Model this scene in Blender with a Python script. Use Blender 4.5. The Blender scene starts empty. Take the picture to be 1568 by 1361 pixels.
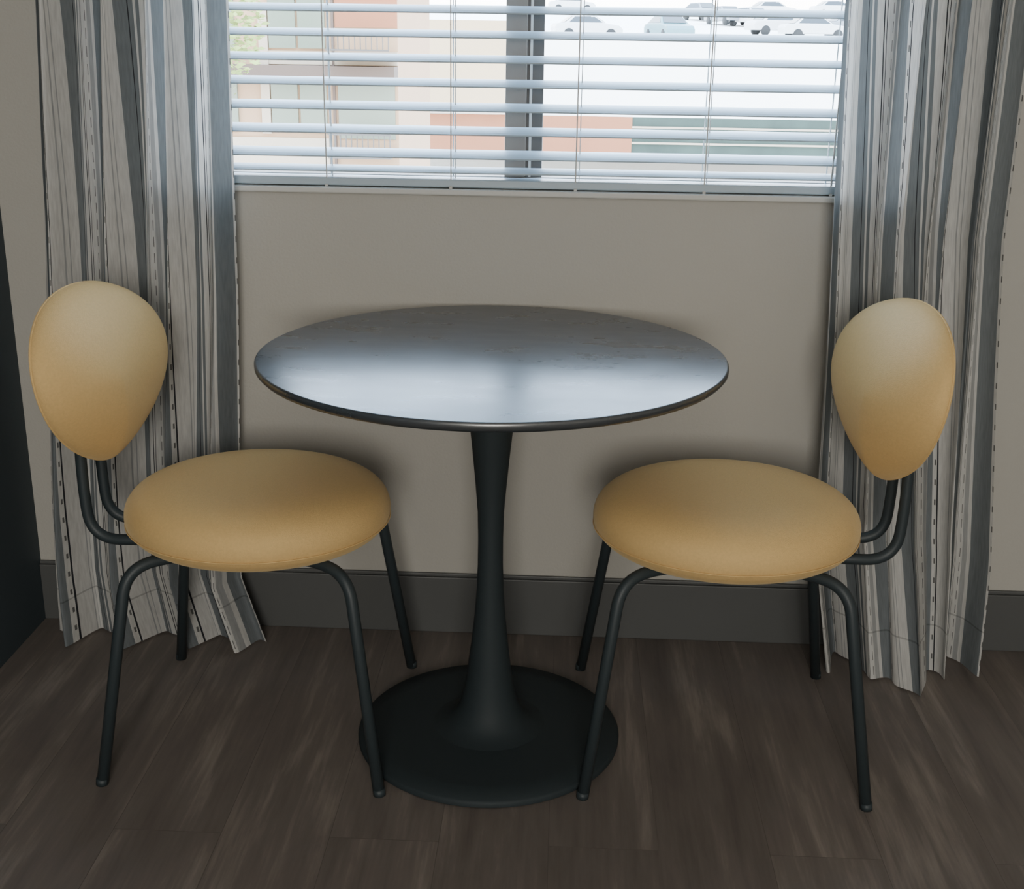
import bpy, bmesh, math, random
from mathutils import Vector, Matrix
random.seed(4)
scn=bpy.context.scene
D=bpy.data

# ---------------------------------------------------------------- helpers
def link(o,parent=None):
    scn.collection.objects.link(o)
    if parent: o.parent=parent
    return o
def empty(name,loc=(0,0,0),rz=0):
    e=D.objects.new(name,None); e.location=loc; e.rotation_euler=(0,0,rz); e.empty_display_size=.1
    return link(e)
def mesh(name,vs,fs,mat,parent=None,smooth=False,uv=None):
    me=D.meshes.new(name); me.from_pydata([tuple(v) for v in vs],[],fs); me.update()
    if mat:
        for m in (mat if isinstance(mat,list) else [mat]): me.materials.append(m)
    if smooth:
        for p in me.polygons: p.use_smooth=True
    if uv:
        l=me.uv_layers.new(name="UVMap")
        for lp in me.loops: l.data[lp.index].uv=uv[lp.vertex_index]
    o=D.objects.new(name,me); return link(o,parent)
def boxdata(x0,x1,y0,y1,z0,z1):
    vs=[(x0,y0,z0),(x1,y0,z0),(x1,y1,z0),(x0,y1,z0),(x0,y0,z1),(x1,y0,z1),(x1,y1,z1),(x0,y1,z1)]
    fs=[(0,3,2,1),(4,5,6,7),(0,1,5,4),(1,2,6,5),(2,3,7,6),(3,0,4,7)]
    return vs,fs
def boxes(name,bl,mat,parent=None,bevel=0):
    vs=[];fs=[]
    for b in bl:
        v,f=boxdata(*b[:6]); n=len(vs); vs+=v; fs+=[tuple(i+n for i in q) for q in f]
    o=mesh(name,vs,fs,mat,parent)
    if any(len(b)>6 for b in bl):
        for i,b in enumerate(bl):
            if len(b)>6:
                for k in range(6): o.data.polygons[i*6+k].material_index=b[6]
    if bevel:
        m=o.modifiers.new('bev','BEVEL'); m.width=bevel; m.segments=2
    return o
def fillet(pts,r,n=8):
    pts=[Vector(p) for p in pts]; out=[pts[0]]
    for i in range(1,len(pts)-1):
        a,b,c=pts[i-1],pts[i],pts[i+1]
        d1=(a-b);d2=(c-b); rr=min(r[i-1] if isinstance(r,(list,tuple)) else r,d1.length*.49,d2.length*.49)
        p=b+d1.normalized()*rr; q=b+d2.normalized()*rr
        for k in range(n+1):
            t=k/n; out.append((1-t)**2*p+2*t*(1-t)*b+t*t*q)
    out.append(pts[-1]); return out
def tube(name,pts,r,mat,parent=None,seg=14,closed=False):
    vs=[];fs=[];n=len(pts); up=None
    rr=r if isinstance(r,(list,tuple)) else [r]*n
    for i,p in enumerate(pts):
        if closed: t=(pts[(i+1)%n]-pts[i-1]).normalized()
        else: t=(pts[min(i+1,n-1)]-pts[max(i-1,0)]).normalized()
        if up is None:
            up=Vector((0,0,1)) if abs(t.z)<.9 else Vector((0,1,0))
        a=(up-t*up.dot(t)).normalized(); up=a; b=t.cross(a)
        for k in range(seg):
            an=2*math.pi*k/seg; vs.append(p+a*math.cos(an)*rr[i]+b*math.sin(an)*rr[i])
    m=n if closed else n-1
    for i in range(m):
        for k in range(seg):
            j=(i+1)%n
            fs.append((i*seg+k,i*seg+(k+1)%seg,j*seg+(k+1)%seg,j*seg+k))
    if not closed:
        fs.append(tuple(range(seg))[::-1]); fs.append(tuple((n-1)*seg+k for k in range(seg)))
    return mesh(name,vs,fs,mat,parent,smooth=True)
def lathe(name,prof,mat,parent=None,seg=96,sx=1,sy=1,power=None):
    vs=[];fs=[]
    for r,z in prof:
        for k in range(seg):
            a=2*math.pi*k/seg; vs.append((r*sx*math.cos(a),r*sy*math.sin(a),z))
    n=len(prof)
    for i in range(n-1):
        for k in range(seg):
            fs.append((i*seg+k,i*seg+(k+1)%seg,(i+1)*seg+(k+1)%seg,(i+1)*seg+k))
    fs.append(tuple(range(seg))[::-1]); fs.append(tuple((n-1)*seg+k for k in range(seg)))
    o=mesh(name,vs,fs,mat,parent,smooth=True)
    return o

# ---------------------------------------------------------------- materials
def mat(name,col,rough=.6,metal=0,spec=.5,sheen=0,noise=None,bump=None):
    m=D.materials.new(name); m.use_nodes=True; nt=m.node_tree; b=nt.nodes['Principled BSDF']
    b.inputs['Base Color'].default_value=(*col,1); b.inputs['Roughness'].default_value=rough
    b.inputs['Metallic'].default_value=metal; b.inputs['Specular IOR Level'].default_value=spec
    if sheen:
        b.inputs['Sheen Weight'].default_value=sheen; b.inputs['Sheen Roughness'].default_value=.35
        b.inputs['Sheen Tint'].default_value=(1,.82,.5,1)
    tc=nt.nodes.new('ShaderNodeTexCoord')
    if noise:
        sc,amt=noise
        n=nt.nodes.new('ShaderNodeTexNoise'); n.inputs['Scale'].default_value=sc; n.inputs['Detail'].default_value=6
        nt.links.new(tc.outputs['Object'],n.inputs['Vector'])
        mx=nt.nodes.new('ShaderNodeMix'); mx.data_type='RGBA'
        mx.inputs['A'].default_value=(*[c*(1-amt) for c in col],1); mx.inputs['B'].default_value=(*[min(1,c*(1+amt)) for c in col],1)
        nt.links.new(n.outputs['Fac'],mx.inputs['Factor']); nt.links.new(mx.outputs['Result'],b.inputs['Base Color'])
    if bump:
        sc,st=bump
        n=nt.nodes.new('ShaderNodeTexNoise'); n.inputs['Scale'].default_value=sc; n.inputs['Detail'].default_value=4
        nt.links.new(tc.outputs['Object'],n.inputs['Vector'])
        bp=nt.nodes.new('ShaderNodeBump'); bp.inputs['Strength'].default_value=st; bp.inputs['Distance'].default_value=.002
        nt.links.new(n.outputs['Fac'],bp.inputs['Height']); nt.links.new(bp.outputs['Normal'],b.inputs['Normal'])
    return m
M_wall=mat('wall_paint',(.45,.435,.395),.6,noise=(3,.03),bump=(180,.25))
M_wall_dark=mat('wall_dark_slate',(.045,.062,.072),.7,noise=(3,.05))  # even dark slate tone over the whole left wall
M_ceil=mat('ceiling_paint',(.7,.69,.66),.8)
M_base=mat('baseboard_vinyl',(.088,.091,.090),.5,noise=(5,.06))
M_blackmetal=mat('black_powder_coat',(.030,.041,.046),.5,spec=.45)
M_tablebody=mat('table_black_satin',(.024,.033,.037),.65,spec=.3)
M_fabric=mat('mustard_tan_fabric',(.72,.49,.215),.48,spec=.55,sheen=.4,noise=(220,.10),bump=(700,.45))
M_fabric.node_tree.nodes['Principled BSDF'].inputs['Specular Tint'].default_value=(1,.80,.45,1)
M_slat=mat('blind_vinyl',(.42,.51,.58),.45)
M_sill=mat('sill_white',(.6,.6,.57),.5)
M_frame=mat('window_frame_bronze',(.18,.155,.13),.5)
M_frame2=mat('window_frame_dark',(.07,.065,.06),.5)
M_cord=mat('blind_cord',(.55,.55,.53),.8)

# table top : black laminate with faint wipe marks
M_top=mat('table_top_black',(.040,.047,.053),.3,spec=1.0)
nt=M_top.node_tree; b=nt.nodes['Principled BSDF']; b.inputs['IOR'].default_value=1.7
tc=nt.nodes.new('ShaderNodeTexCoord'); mp=nt.nodes.new('ShaderNodeMapping'); mp.inputs['Scale'].default_value=(3,9,1)
n=nt.nodes.new('ShaderNodeTexNoise'); n.inputs['Scale'].default_value=2.2; n.inputs['Detail'].default_value=7; n.inputs['Roughness'].default_value=.6
nt.links.new(tc.outputs['Object'],mp.inputs['Vector']); nt.links.new(mp.outputs['Vector'],n.inputs['Vector'])
mr=nt.nodes.new('ShaderNodeMapRange'); mr.inputs['From Min'].default_value=.3; mr.inputs['From Max'].default_value=.7
mr.inputs['To Min'].default_value=.255; mr.inputs['To Max'].default_value=.335
nt.links.new(n.outputs['Fac'],mr.inputs['Value']); nt.links.new(mr.outputs['Result'],b.inputs['Roughness'])

# floor planks
M_floor=D.materials.new('floor_wood_planks'); M_floor.use_nodes=True; nt=M_floor.node_tree; b=nt.nodes['Principled BSDF']
tc=nt.nodes.new('ShaderNodeTexCoord')
mp=nt.nodes.new('ShaderNodeMapping'); mp.inputs['Rotation'].default_value=(0,0,math.pi/2)
nt.links.new(tc.outputs['Object'],mp.inputs['Vector'])
br=nt.nodes.new('ShaderNodeTexBrick'); br.inputs['Scale'].default_value=1; br.inputs['Brick Width'].default_value=1.2; br.inputs['Row Height'].default_value=.18
br.inputs['Mortar Size'].default_value=.0007; br.inputs['Mortar Smooth'].default_value=.4; br.offset=.37
br.inputs['Color1'].default_value=(.70,.70,.70,1); br.inputs['Color2'].default_value=(.82,.82,.82,1); br.inputs['Mortar'].default_value=(.42,.42,.42,1)
nt.links.new(mp.outputs['Vector'],br.inputs['Vector'])
sc_=nt.nodes.new('ShaderNodeVectorMath'); sc_.operation='SCALE'; sc_.inputs['Scale'].default_value=23
nt.links.new(br.outputs['Color'],sc_.inputs[0])
def grain(sx,sy,det,dist):
    m2=nt.nodes.new('ShaderNodeMapping'); m2.inputs['Scale'].default_value=(sx,sy,1)
    nt.links.new(tc.outputs['Object'],m2.inputs['Vector'])
    av=nt.nodes.new('ShaderNodeVectorMath'); av.operation='ADD'
    nt.links.new(m2.outputs['Vector'],av.inputs[0]); nt.links.new(sc_.outputs[0],av.inputs[1])
    n1=nt.nodes.new('ShaderNodeTexNoise'); n1.inputs['Scale'].default_value=1; n1.inputs['Detail'].default_value=det; n1.inputs['Roughness'].default_value=.6; n1.inputs['Distortion'].default_value=dist
    nt.links.new(av.outputs[0],n1.inputs['Vector']); return n1
n1=grain(17,2.2,8,.3); n2=grain(120,5,5,.1)
mxn=nt.nodes.new('ShaderNodeMix'); mxn.inputs['Factor'].default_value=.25
nt.links.new(n1.outputs['Fac'],mxn.inputs['A']); nt.links.new(n2.outputs['Fac'],mxn.inputs['B'])
cr=nt.nodes.new('ShaderNodeValToRGB'); e=cr.color_ramp.elements
e[0].position=.30; e[0].color=(.135,.116,.104,1); e[1].position=.75; e[1].color=(.40,.345,.30,1)
x=cr.color_ramp.elements.new(.53); x.color=(.205,.176,.155,1)
nt.links.new(mxn.outputs['Result'],cr.inputs['Fac'])
mx=nt.nodes.new('ShaderNodeMix'); mx.data_type='RGBA'; mx.blend_type='MULTIPLY'; mx.inputs['Factor'].default_value=.8
nt.links.new(cr.outputs['Color'],mx.inputs['A']); nt.links.new(br.outputs['Color'],mx.inputs['B'])
nt.links.new(mx.outputs['Result'],b.inputs['Base Color']); b.inputs['Roughness'].default_value=.5; b.inputs['Specular IOR Level'].default_value=.4

# curtain stripes (UV.x = metres across the fabric, UV.y = metres of drop)
def curtain_mat():
    m=D.materials.new('striped_curtain_fabric'); m.use_nodes=True; nt=m.node_tree
    for nn in list(nt.nodes): nt.nodes.remove(nn)
    out=nt.nodes.new('ShaderNodeOutputMaterial')
    uv=nt.nodes.new('ShaderNodeUVMap'); sp=nt.nodes.new('ShaderNodeSeparateXYZ'); nt.links.new(uv.outputs[0],sp.inputs[0])
    def math_(op,a,bv=None,cv=None):
        k=nt.nodes.new('ShaderNodeMath'); k.operation=op
        for i,v in enumerate((a,bv,cv)):
            if v is None: continue
            if isinstance(v,(int,float)): k.inputs[i].default_value=v
            else: nt.links.new(v,k.inputs[i])
        return k.outputs[0]
    fr=math_('FRACT',math_('DIVIDE',sp.outputs['X'],.235))
    W=(.76,.755,.73,1); G=(.235,.26,.275,1); K=(.05,.053,.06,1); L=(.46,.47,.47,1)
    r=nt.nodes.new('ShaderNodeValToRGB'); r.color_ramp.interpolation='CONSTANT'
    stops=[(0,G),(.20,W),(.24,K),(.252,W),(.36,L),(.372,W),(.40,L),(.41,W),(.49,G),(.59,K),(.60,G),(.635,W),(.655,G),(.69,W),(.76,K),(.772,W),(.79,K),(.798,W),(.90,L),(.96,W)]
    el=r.color_ramp.elements; el[0].position=0; el[0].color=stops[0][1]; el[1].position=stops[1][0]; el[1].color=stops[1][1]
    for p,c in stops[2:]:
        q=el.new(p); q.color=c
    nt.links.new(fr,r.inputs['Fac'])
    cb=nt.nodes.new('ShaderNodeCombineXYZ'); nt.links.new(math_('MULTIPLY',sp.outputs['X'],260),cb.inputs[0]); nt.links.new(math_('MULTIPLY',sp.outputs['Y'],26),cb.inputs[1])
    nz=nt.nodes.new('ShaderNodeTexNoise'); nz.inputs['Scale'].default_value=1; nz.inputs['Detail'].default_value=3; nt.links.new(cb.outputs[0],nz.inputs['Vector'])
    mr=nt.nodes.new('ShaderNodeMapRange'); mr.inputs['From Min'].default_value=.35; mr.inputs['From Max'].default_value=.65; mr.inputs['To Min'].default_value=.90; mr.inputs['To Max'].default_value=1.07
    nt.links.new(nz.outputs['Fac'],mr.inputs['Value'])
    dash=math_('MULTIPLY',math_('COMPARE',fr,.228,.007),math_('GREATER_THAN',math_('FRACT',math_('MULTIPLY',sp.outputs['Y'],24)),.72))
    dash2=math_('MULTIPLY',math_('COMPARE',fr,.875,.005),math_('GREATER_THAN',math_('FRACT',math_('MULTIPLY',sp.outputs['Y'],31)),.4))
    hem=math_('SUBTRACT',1,math_('MULTIPLY',math_('COMPARE',sp.outputs['Y'],.105,.0018),.3))
    hem=math_('MULTIPLY',hem,math_('SUBTRACT',1,math_('MULTIPLY',math_('ADD',dash,dash2),.75)))
    mx=nt.nodes.new('ShaderNodeMix'); mx.data_type='RGBA'; mx.blend_type='MULTIPLY'; mx.inputs['Factor'].default_value=1
    nt.links.new(r.outputs['Color'],mx.inputs['A']); nt.links.new(math_('MULTIPLY',mr.outputs['Result'],hem),mx.inputs['B'])
    df=nt.nodes.new('ShaderNodeBsdfDiffuse'); tr=nt.nodes.new('ShaderNodeBsdfTranslucent'); ms=nt.nodes.new('ShaderNodeMixShader'); ms.inputs[0].default_value=.36
    nt.links.new(mx.outputs['Result'],df.inputs['Color']); nt.links.new(mx.outputs['Result'],tr.inputs['Color'])
    nt.links.new(df.outputs[0],ms.inputs[1]); nt.links.new(tr.outputs[0],ms.inputs[2]); nt.links.new(ms.outputs[0],out.inputs[0])
    return m
M_curtain=curtain_mat()

# ---------------------------------------------------------------- room shell
XL,XR,YB,ZC=-1.142,2.3,-5.2,2.55
WX0,WX1,WZ0,WZ1=-.74,.60,.955,2.15
WT=.14
boxes('floor',[(XL-.1,XR+.1,YB-.1,WT,-.1,0)],M_floor)
boxes('ceiling',[(XL-.1,XR+.1,YB-.1,WT,ZC,ZC+.1)],M_ceil)
boxes('wall_back',[(XL-.1,WX0,0,WT,0,ZC),(WX1,XR+.1,0,WT,0,ZC),(WX0,WX1,0,WT,0,WZ0),(WX0,WX1,0,WT,WZ1,ZC)],M_wall)
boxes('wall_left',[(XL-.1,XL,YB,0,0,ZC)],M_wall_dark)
boxes('wall_right',[(XR,XR+.1,YB,0,0,ZC)],M_wall)
boxes('wall_front',[(XL-.1,XR+.1,YB-.1,YB,0,ZC)],M_wall)
boxes('baseboard_back',[(XL,XR,-.011,0,0,.132),(XL,XR,-.007,0,.132,.14)],M_base,bevel=.002)
# window
win=empty('window_1',(0,0,WZ0))
z0=0; z1=WZ1-WZ0
boxes('frame',[(WX0,WX0+.04,.075,.125,z0,z1),(WX1-.04,WX1,.075,.125,z0,z1),(WX0+.04,WX1-.04,.075,.125,z0,z0+.03),(WX0+.04,WX1-.04,.075,.125,z1-.04,z1)],M_frame,win,bevel=.002)
boxes('mullion',[(-.127,-.085,.07,.125,.03,z1-.04)],M_frame,win,bevel=.002)
boxes('mullion_sash',[(-.085,-.052,.082,.12,.03,z1-.04,0),(-.079,-.074,.078,.083,.03,z1-.04,1)],[M_frame2,M_sill],win)
boxes('sill',[(WX0,WX1,-.012,.075,0,.012)],M_sill,win,bevel=.003)

# blind
bl=empty('window_blind',(0,.03,0))
vs=[];fs=[]
def slat(z,tilt,w=.05,th=.0026,x0=WX0+.008,x1=WX1-.008):
    n=6;base=len(vs)
    for side in (0,1):
        for i in range(n+1):
            s=(i/n-.5); yy=s*w; zz=.0035*(1-4*s*s)+ (th if side else 0)
            y2=yy*math.cos(tilt)-zz*math.sin(tilt); z2=yy*math.sin(tilt)+zz*math.cos(tilt)
            for xx in (x0,x1): vs.append((xx,y2,z+z2))
    o=2*(n+1)
    for i in range(n):
        a=base+2*i
        fs.append((a,a+2,a+3,a+1)); fs.append((a+o,a+o+1,a+o+3,a+o+2))
    fs.append((base,base+1,base+o+1,base+o)); e_=base+2*n; fs.append((e_,e_+o,e_+o+1,e_+1))
    for q in (0,1):
        for i in range(n):
            a=base+2*i+q; fs.append((a,a+o,a+o+2,a+2) if q==0 else (a,a+2,a+o+2,a+o))
z=1.03; zs=[.999]
while z<2.08: zs.append(z); z+=.0452
for k,z in enumerate(zs): slat(z,math.radians(15+random.uniform(-1,1)) if k else math.radians(8))
mesh('slats',vs,fs,M_slat,bl)
boxes('bottom_rail',[(WX0+.006,WX1-.006,-.028,.028,.969,.985)],M_slat,bl,bevel=.003)
boxes('head_rail',[(WX0+.004,WX1-.004,-.03,.03,2.09,2.145)],M_slat,bl,bevel=.003)
cb=[]
for cx in (-.70,-.476,-.229,.017,.269,.515):
    cb+=[(cx-.0012,cx+.0012,-.0275,-.0255,.965,2.1),(cx-.0012,cx+.0012,.0255,.0275,.98,2.1),(cx+.006,cx+.008,-.001,.001,.98,2.1)]
    cb+=[(cx-.003,cx+.003,-.032,-.027,.955,.972)]
boxes('ladder_cords',cb,M_cord,bl)

# ---------------------------------------------------------------- curtains
def lerp_tab(tab,z):
    for (za,va),(zb,vb) in zip(tab,tab[1:]):
        if za<=z<=zb: 
            t=(z-za)/(zb-za); return va+(vb-va)*t
    return tab[-1][1] if z>tab[-1][0] else tab[0][1]
def curtain(name,ltab,rtab,ytab,nf,W,ph,amp,flare,seed):
    rnd=random.Random(seed)
    ns,nz=300,80; vs=[];fs=[];uv=[]
    a2=[rnd.uniform(.55,1.25) for _ in range(nf+2)]
    for j in range(nz+1):
        z=.004+(2.32-.004)*j/nz
        low=max(0,1-z/1.0)
        xl=lerp_tab(ltab,z); xr=lerp_tab(rtab,z)
        for i in range(ns+1):
            s=i/ns
            p=s*nf+ph+.16*math.sin(z*1.3+s*3)+.05*math.sin(z*5+s*7)*low +.16*math.sin(s*6+seed)
            k=a2[int(p)%len(a2)]*(1-(p%1))+a2[(int(p)+1)%len(a2)]*(p%1)
            A=amp*(.8+.35*low)*k
            y=lerp_tab(ytab,z)+A*math.sin(2*math.pi*p)+.22*A*math.sin(4*math.pi*p+1)
            x=xl+(xr-xl)*s+ .007*math.sin(4*math.pi*p+.6)*(s*(1-s)*4)
            y+=flare(s,z)
            y=min(y,-.022)
            vs.append((x,y,z))
            uv.append((s*W+.05*(z-1)*(1-s),z))
    for j in range(nz):
        for i in range(ns):
            a=j*(ns+1)+i; fs.append((a,a+1,a+ns+2,a+ns+1))
    o=mesh(name,vs,fs,M_curtain,None,True,uv)
    return o
curtain('curtain',[(0,-1.085),(.3,-1.07),(.9,-1.02),(1.3,-.995),(2.4,-.99)],
        [(0,-.62),(.15,-.67),(.4,-.665),(.75,-.648),(1.3,-.635),(2.4,-.63)],
        [(0,-.095),(2.4,-.08)],4,.76,.15,.036,
        lambda s,z:(-.025*max(0,1-z/.4)*max(0,(s-.8)/.2)),1)
curtain('curtain',[(0,.57),(.3,.52),(.75,.507),(1.3,.485),(2.4,.48)],
        [(0,.885),(.25,.88),(.9,.83),(1.3,.828),(2.4,.825)],
        [(0,-.085),(2.4,-.08)],4,.76,.55,.036,
        lambda s,z:-.13*max(0,1-z/.7)**1.5*math.exp(-((s-.5)/.2)**2),2)
rod=tube('curtain_rod',[Vector((-1.10,-.085,2.34)),Vector((1.0,-.085,2.34))],.011,M_blackmetal)
boxes('curtain_rod_bracket',[(-1.06,-1.04,-.09,0,2.33,2.35),(.94,.96,-.09,0,2.33,2.35)],M_blackmetal,rod)

# ---------------------------------------------------------------- table
tb=empty('pedestal_dining_table',(-.119,-.418,0))
lathe('table_top',[(.001,.714),(.30,.714),(.375,.718),(.394,.724),(.3995,.730),(.400,.736),(.3985,.739),(.396,.740),(.001,.740)],[M_top],tb,160)
prof=[(.09,.716),(.085,.712),(.055,.705),(.047,.68),(.041,.64),(.037,.60),(.032,.55),(.0275,.50),(.0235,.45),(.0225,.40),(.0228,.35),(.0245,.30),(.0280,.25),(.033,.20),(.040,.14),(.046,.10),(.053,.07),(.064,.045),(.085,.030),(.11,.024)]
lathe('pedestal_stem',prof[::-1],M_tablebody,tb,64)
lathe('pedestal_base',[(.238,.0),(.245,.003),(.2455,.010),(.242,.015),(.20,.019),(.12,.024),(.075,.028),(.001,.029)],M_tablebody,tb,128)
for o in tb.children:
    m=o.modifiers.new('es','EDGE_SPLIT'); m.split_angle=math.radians(50)

# ---------------------------------------------------------------- chairs
def chair(loc,rz,near,sh):
    c=empty('dining_chair',loc,rz)
    prof=[]; 
    N=48
    for i in range(N+1):
        t=math.pi*i/N-math.pi/2
        r=.237*(max(0,math.cos(t))**.36); s=math.sin(t)
        z=.438+(.062 if s>0 else .055)*math.copysign(abs(s)**.95,s)
        prof.append((max(r,.0008),z))
    lathe('seat',prof,M_fabric,c,120,1.0,.935)
    pts=[Vector((.2362*math.cos(a),.2362*.935*math.sin(a),.424)) for a in [2*math.pi*k/120 for k in range(120)]]
    tube('seat_seam',pts,.0012,M_fabric,c,6,True)
    lathe('seat_pan',[(.001,.376),(.13,.376),(.145,.382),(.145,.392),(.001,.392)],M_blackmetal,c,64)
    for sgn,nm in ((-1,'a'),(1,'b')):
        yf=.230*sgn; yt=.172*sgn
        pts=fillet([(-.244,yf,.0),(-.190,yt,.388),(-.11,.115*sgn,.392),(.11,.115*sgn,.392),(.190,yt,.388),(.244,yf,.0)],.05,10)
        tube('leg_frame_'+nm,pts,.0104,M_blackmetal,c)
        for sx in (-1,1):
            tube('foot_cap',[Vector((.2445*sx,yf,0)),Vector((.2435*sx,yf*.998,.012))],.0108,M_blackmetal,c,12)
    bx=-.285
    for sgn in (-1,1):
        y=.045*sgn
        pts=fillet([(-.10,y*1.4,.396),(bx-.012,y,.385),(bx-.018,y,.50),(bx-.022+sh,y,.66)],[.075,.05],12)
        tube('back_support_%s'%('a' if sgn<0 else 'b'),pts,.0098,M_blackmetal,c)
    yaw=math.radians(17)*near; lean=math.radians(7)
    ctr=Vector((bx-.006+sh,.004*near,.684)); H=.158; W=.181/.91
    rings=18; seg=96; vs=[];fs=[]
    R=Matrix.Rotation(yaw,3,'Z')@Matrix.Rotation(-lean,3,'Y')
    def outl(t):
        return (W*math.sin(t)*max(0,abs(math.cos(t/2)))**.37, H*math.cos(t))
    def P(t,r,side):
        oy,oz=outl(t)
        y=oy*r+ .035*near*(1-r); z=oz*r- .005*(1-r)
        if side>0:
            th=.5*(1-r**2.2)**.55+.5*(1-r**1.4)**.85
            x=.088*th
        else:
            x=-.026*(1-r**2.6)**.55
        x+= .9*y*y
        return ctr+R@Vector((x,y,z))
    order=[(math.sin(math.pi/2*i/rings),1) for i in range(rings+1)]+[(math.sin(math.pi/2*(rings-i)/rings),-1) for i in range(1,rings+1)]
    for r,sd in order:
        r=max(r,.004)
        for k in range(seg): vs.append(P(2*math.pi*k/seg,r,sd))
    n=len(order)
    for i in range(n-1):
        for k in range(seg):
            fs.append((i*seg+k,i*seg+(k+1)%seg,(i+1)*seg+(k+1)%seg,(i+1)*seg+k))
    fs.append(tuple(range(seg))[::-1]); fs.append(tuple((n-1)*seg+k for k in range(seg)))
    o=mesh('backrest',vs,fs,M_fabric,c,True)
    m=o.modifiers.new('s','SUBSURF'); m.levels=1; m.render_levels=1
    pts=[P(2*math.pi*k/seg,.993,-1) for k in range(seg)]
    tube('backrest_seam',pts,.0022,M_fabric,c,6,True)
    return c
chair((-.540,-.402,0),0,-1,.010)
chair((.301,-.387,0),math.pi,1,.010)

# ---------------------------------------------------------------- outside
CY0=-2.458
def at(d): return d+CY0
M_cream=mat('ext_cream_stucco',(.50,.37,.23),.9,noise=(.5,.05))
M_tan=mat('ext_tan_panel',(.36,.23,.14),.9,noise=(.8,.06))
M_brown=mat('ext_brown_beam',(.10,.07,.055),.9)
M_ltgray=mat('ext_light_stucco',(.40,.33,.25),.9)
M_glass=mat('ext_window_glass',(.13,.16,.12),.3)
M_brick=mat('ext_terracotta_wall',(.28,.11,.055),.9,noise=(1,.12))
M_conc=mat('ext_concrete_bright',(.9,.88,.84),.9,noise=(.3,.03))
M_hedge=mat('ext_hedge_dark',(.035,.055,.046),.9,noise=(.8,.6))  # dark green of the band under the parapet
M_leaf=mat('ext_tree_leaves',(.26,.33,.10),.8,noise=(3,.4))
M_bark=mat('ext_bark',(.1,.07,.05),.9)
M_cw=mat('car_paint_white',(.55,.55,.55),.3); M_cs=mat('car_paint_silver',(.2,.22,.25),.3); M_cg=mat('car_paint_teal',(.10,.2,.22),.3)
M_cgl=mat('car_glass',(.03,.04,.05),.15); M_tyre=mat('car_tyre',(.02,.02,.02),.8)
d=22
X=lambda a:a*d
Z=lambda b_:1.25+b_*d
y=at(d)
nb=empty('neighbor_building',(0,0,0))
boxes('facade',[(-12,X(-.1344),y,y+5,-3.5,6)],M_tan,nb)
boxes('facade_trim',[(X(-.186),X(-.184),y-.06,y,-3,6),(-12,X(-.1344),y-.5,y,Z(-.034),Z(-.0225)),(-12,X(-.186),y-.08,y,Z(-.105),Z(-.1))],M_brown,nb)
boxes('facade_panels',[(X(-.243),X(-.1344),y-.05,y,Z(-.022),Z(-.012)),(-12,X(-.19),y-.05,y,Z(-.1),Z(-.078)),(X(-.243),X(-.236),y-.07,y,Z(-.075),Z(.02))],M_ltgray,nb)
boxes('facade_terracotta_panel',[(X(-.183),X(-.1344),y-.04,y,Z(.006),Z(.05))],M_brick,nb)
wb=[]
for z_a,z_b in ((-.010,.030),(-.074,-.036)):
    for a0,a1 in ((-.235,-.214),(-.212,-.191),(-.300,-.262)):
        wb.append((X(a0),X(a1),y-.06,y,Z(z_a),Z(z_b)))
wb.append((X(-.182),X(-.137),y-.03,y,Z(-.078),Z(-.036)))
boxes('facade_windows',wb,M_glass,nb)
rb=[]
for zb_ in (-.011,-.084):
    rb+=[(X(-.183),X(-.135),y-1.0,y-.95,Z(zb_)+.26,Z(zb_)+.30),(X(-.183),X(-.135),y-1.0,y-.95,Z(zb_),Z(zb_)+.03),(X(-.183),X(-.135),y-1.0,y,Z(zb_)-.12,Z(zb_)-.04)]
    for k in range(12): rb.append((X(-.182+k*.0042),X(-.182+k*.0042)+.015,y-.99,y-.96,Z(zb_),Z(zb_)+.27))
boxes('balcony_railing',rb,M_frame2,nb)
tr=empty('tree',(-5.3,at(19),-4.0))
tube('trunk',[Vector((0,0,0)),Vector((.05,0,2.5)),Vector((-.05,.1,4.4)),Vector((0,0,5.6))],[.14,.12,.09,.04],M_bark,tr)
vs=[];fs=[]
for k in range(1500):
    while True:
        p=Vector((random.uniform(-1,1),random.uniform(-1,1),random.uniform(-1,1)))
        if p.length<1: break
    p=Vector((p.x*.8,p.y*.8,p.z*1.2+5.5)); s=.07
    q=Matrix.Rotation(random.uniform(0,6.28),3,'Z')@Matrix.Rotation(random.uniform(0,3.14),3,'X')
    n=len(vs)
    for c_ in ((-s,0,0),(0,-s*.5,0),(s,0,0),(0,s*.5,0)): vs.append(p+q@Vector(c_))
    fs.append((n,n+1,n+2,n+3))
mesh('foliage',vs,fs,M_leaf,tr)
d=40
X=lambda a:a*d
Z=lambda b_:1.25+b_*d
y=at(d)
pk=empty('parking_structure',(0,0,0))
boxes('parapet',[(X(-.28),X(.45),y,y+.4,Z(-.0575),1.22)],M_conc,pk)
boxes('cream_cladding',[(X(-.1344),X(-.1137),y-.1,y+.4,-4,1.5),(X(-.1344),X(-.04),y-.3,y-.05,Z(-.055),1.75)],M_cream,pk)
boxes('terracotta_band',[(X(-.1137),X(.050),y-.05,y+.4,Z(-.09),Z(-.0575))],M_brick,pk)
boxes('dark_green_band',[(X(.050),X(.45),y,y+.4,Z(-.088),Z(-.0575))],M_hedge,pk)  # solid dark green band below the parapet, no opening modelled
boxes('band_rails',[(X(.050),X(.45),y-.06,y,Z(-.066),Z(-.0645)),(X(.050),X(.45),y-.06,y,Z(-.078),Z(-.0765))],M_ltgray,pk)
mesh('parking_lot_ground',[(-25,y+.4,1.2),(40,y+.4,1.2),(40,at(85),1.25),(-25,at(85),1.25),(40,at(140),4.6),(-25,at(140),4.6)],[(0,1,2,3),(3,2,4,5)],M_conc)
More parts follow.
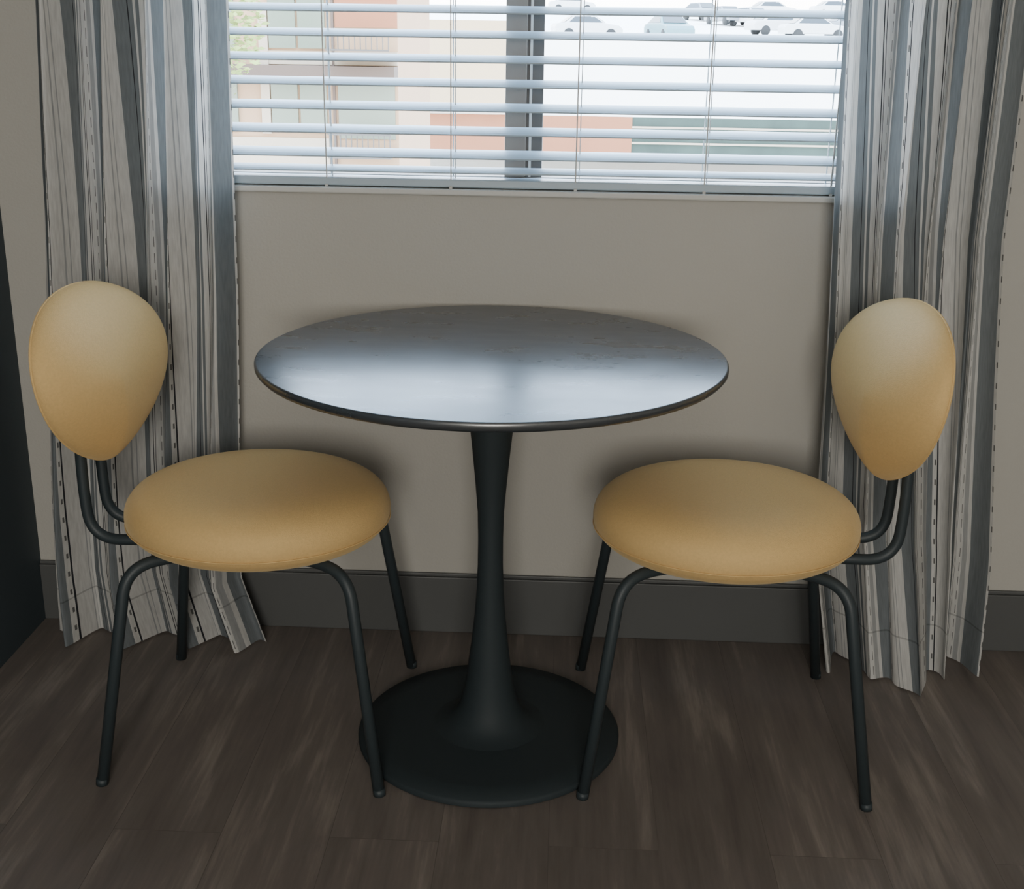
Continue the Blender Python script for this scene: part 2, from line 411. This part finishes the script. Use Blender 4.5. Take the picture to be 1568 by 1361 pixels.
boxes('street_ground',[(-60,60,1.5,at(160),-4.2,-4)],M_conc)
def car(loc,rz,paint):
    c=empty('car',loc,rz)
    pr=[(-2.2,.35),(-2.25,.75),(-2.1,.95),(-1.6,1.0),(-1.0,1.42),(.35,1.45),(1.05,.98),(1.95,.85),(2.2,.65),(2.2,.35)]
    vs=[];fs=[]
    for w,sg in ((1,-1),(1,1)):
        for (px,pz) in pr: vs.append((px,sg*(.88 if pz<1.1 else .66),pz))
    n=len(pr); fs.append(tuple(range(n))); fs.append(tuple(range(2*n-1,n-1,-1)))
    for i in range(n): fs.append((i,n+i,n+(i+1)%n,(i+1)%n))
    o=mesh('body',vs,fs,paint,c); m=o.modifiers.new('b','BEVEL'); m.width=.06; m.segments=2
    g=[(-1.35,1.02),(-.95,1.36),(.3,1.39),(.85,1.02)]
    vs=[];fs=[]
    for sg in (-1,1):
        k=len(vs)
        for (px,pz) in g: vs.append((px,sg*(.90-(pz-1.0)*.55),pz))
        fs.append((k,k+1,k+2,k+3))
    vs+=[(.42,-.6,1.42),(.42,.6,1.42),(1.06,.74,1.02),(1.06,-.74,1.02)]; fs.append((8,9,10,11))
    vs+=[(-1.06,-.6,1.42),(-1.06,.6,1.42),(-1.62,.74,1.03),(-1.62,-.74,1.03)]; fs.append((12,13,14,15))
    mesh('glazing',vs,fs,M_cgl,c)
    for wx in (-1.35,1.4):
        for sg in (-1,1):
            tube('wheel',[Vector((wx,sg*.68,.33)),Vector((wx,sg*.9,.33))],.33,M_tyre,c,20)
def deckz(d): return 1.2+.05*(d-40)/45 if d<85 else 1.25+(d-85)/55*3.35
for a,d_,rz,pt in ((.012,84,.2,M_cw),(.075,80,-1.3,M_cg),(.118,105,-1.2,M_cs),(.138,103,-1.0,M_cw),(.158,92,.3,M_cw),(.152,118,.2,M_cw),(.19,100,-1.1,M_cw),(.185,88,.15,M_cw),(.215,92,.2,M_cs),(.10,112,-1.1,M_cs),(.0,125,.1,M_cw),(.20,122,.1,M_cw)):
    car((a*d_,at(d_),deckz(d_)),rz,pt)

# ---------------------------------------------------------------- light
w=D.worlds.new('sky'); scn.world=w; w.use_nodes=True; nt=w.node_tree; bg=nt.nodes['Background']
tc=nt.nodes.new('ShaderNodeTexCoord'); sp=nt.nodes.new('ShaderNodeSeparateXYZ'); nt.links.new(tc.outputs['Generated'],sp.inputs[0])
cr=nt.nodes.new('ShaderNodeValToRGB'); cr.color_ramp.elements[0].position=0; cr.color_ramp.elements[0].color=(1,.98,.94,1); cr.color_ramp.elements[1].position=.45; cr.color_ramp.elements[1].color=(.60,.78,1,1)
nt.links.new(sp.outputs['Z'],cr.inputs['Fac']); nt.links.new(cr.outputs['Color'],bg.inputs['Color']); bg.inputs['Strength'].default_value=15
def area(name,loc,rot,sx,sy,power,col,portal=False):
    l=D.lights.new(name,'AREA'); l.shape='RECTANGLE'; l.size=sx; l.size_y=sy; l.energy=power; l.color=col
    if portal: l.cycles.is_portal=True
    o=D.objects.new(name,l); o.location=loc; o.rotation_euler=rot; return link(o)
area('window_portal',((WX0+WX1)/2,.16,(WZ0+WZ1)/2),(-math.pi/2,0,0),WX1-WX0,WZ1-WZ0,1,(1,1,1),True)
area('overhead_fill',(.2,-3.2,2.5),(0,0,0),1.2,1.2,9,(1,.95,.87))  # added interior fill under the ceiling, not an actual fixture
area('rear_soft_fill',(.1,-5.0,1.5),(math.pi/2,0,0),1.0,1.2,86,(1,.955,.88))  # added soft frontal light behind the camera; no window stands there

# ---------------------------------------------------------------- camera
pi_,ro,ya=.31936,.01523,.04073
fw=Vector((-math.sin(ya)*math.cos(pi_),math.cos(ya)*math.cos(pi_),-math.sin(pi_)))
rt=Vector((math.cos(ya),math.sin(ya),0)); dn=fw.cross(rt)
R_=math.cos(ro)*rt-math.sin(ro)*dn; Dn=math.sin(ro)*rt+math.cos(ro)*dn
cd=D.cameras.new('camera'); cd.sensor_fit='HORIZONTAL'; cd.sensor_width=36; cd.lens=36*1.88166/1.568
cd.clip_end=500
co=D.objects.new('camera',cd); link(co)
mm=Matrix((( R_.x,-Dn.x,-fw.x,0),(R_.y,-Dn.y,-fw.y,CY0),(R_.z,-Dn.z,-fw.z,1.25208),(0,0,0,1)))
co.matrix_world=mm
scn.camera=co
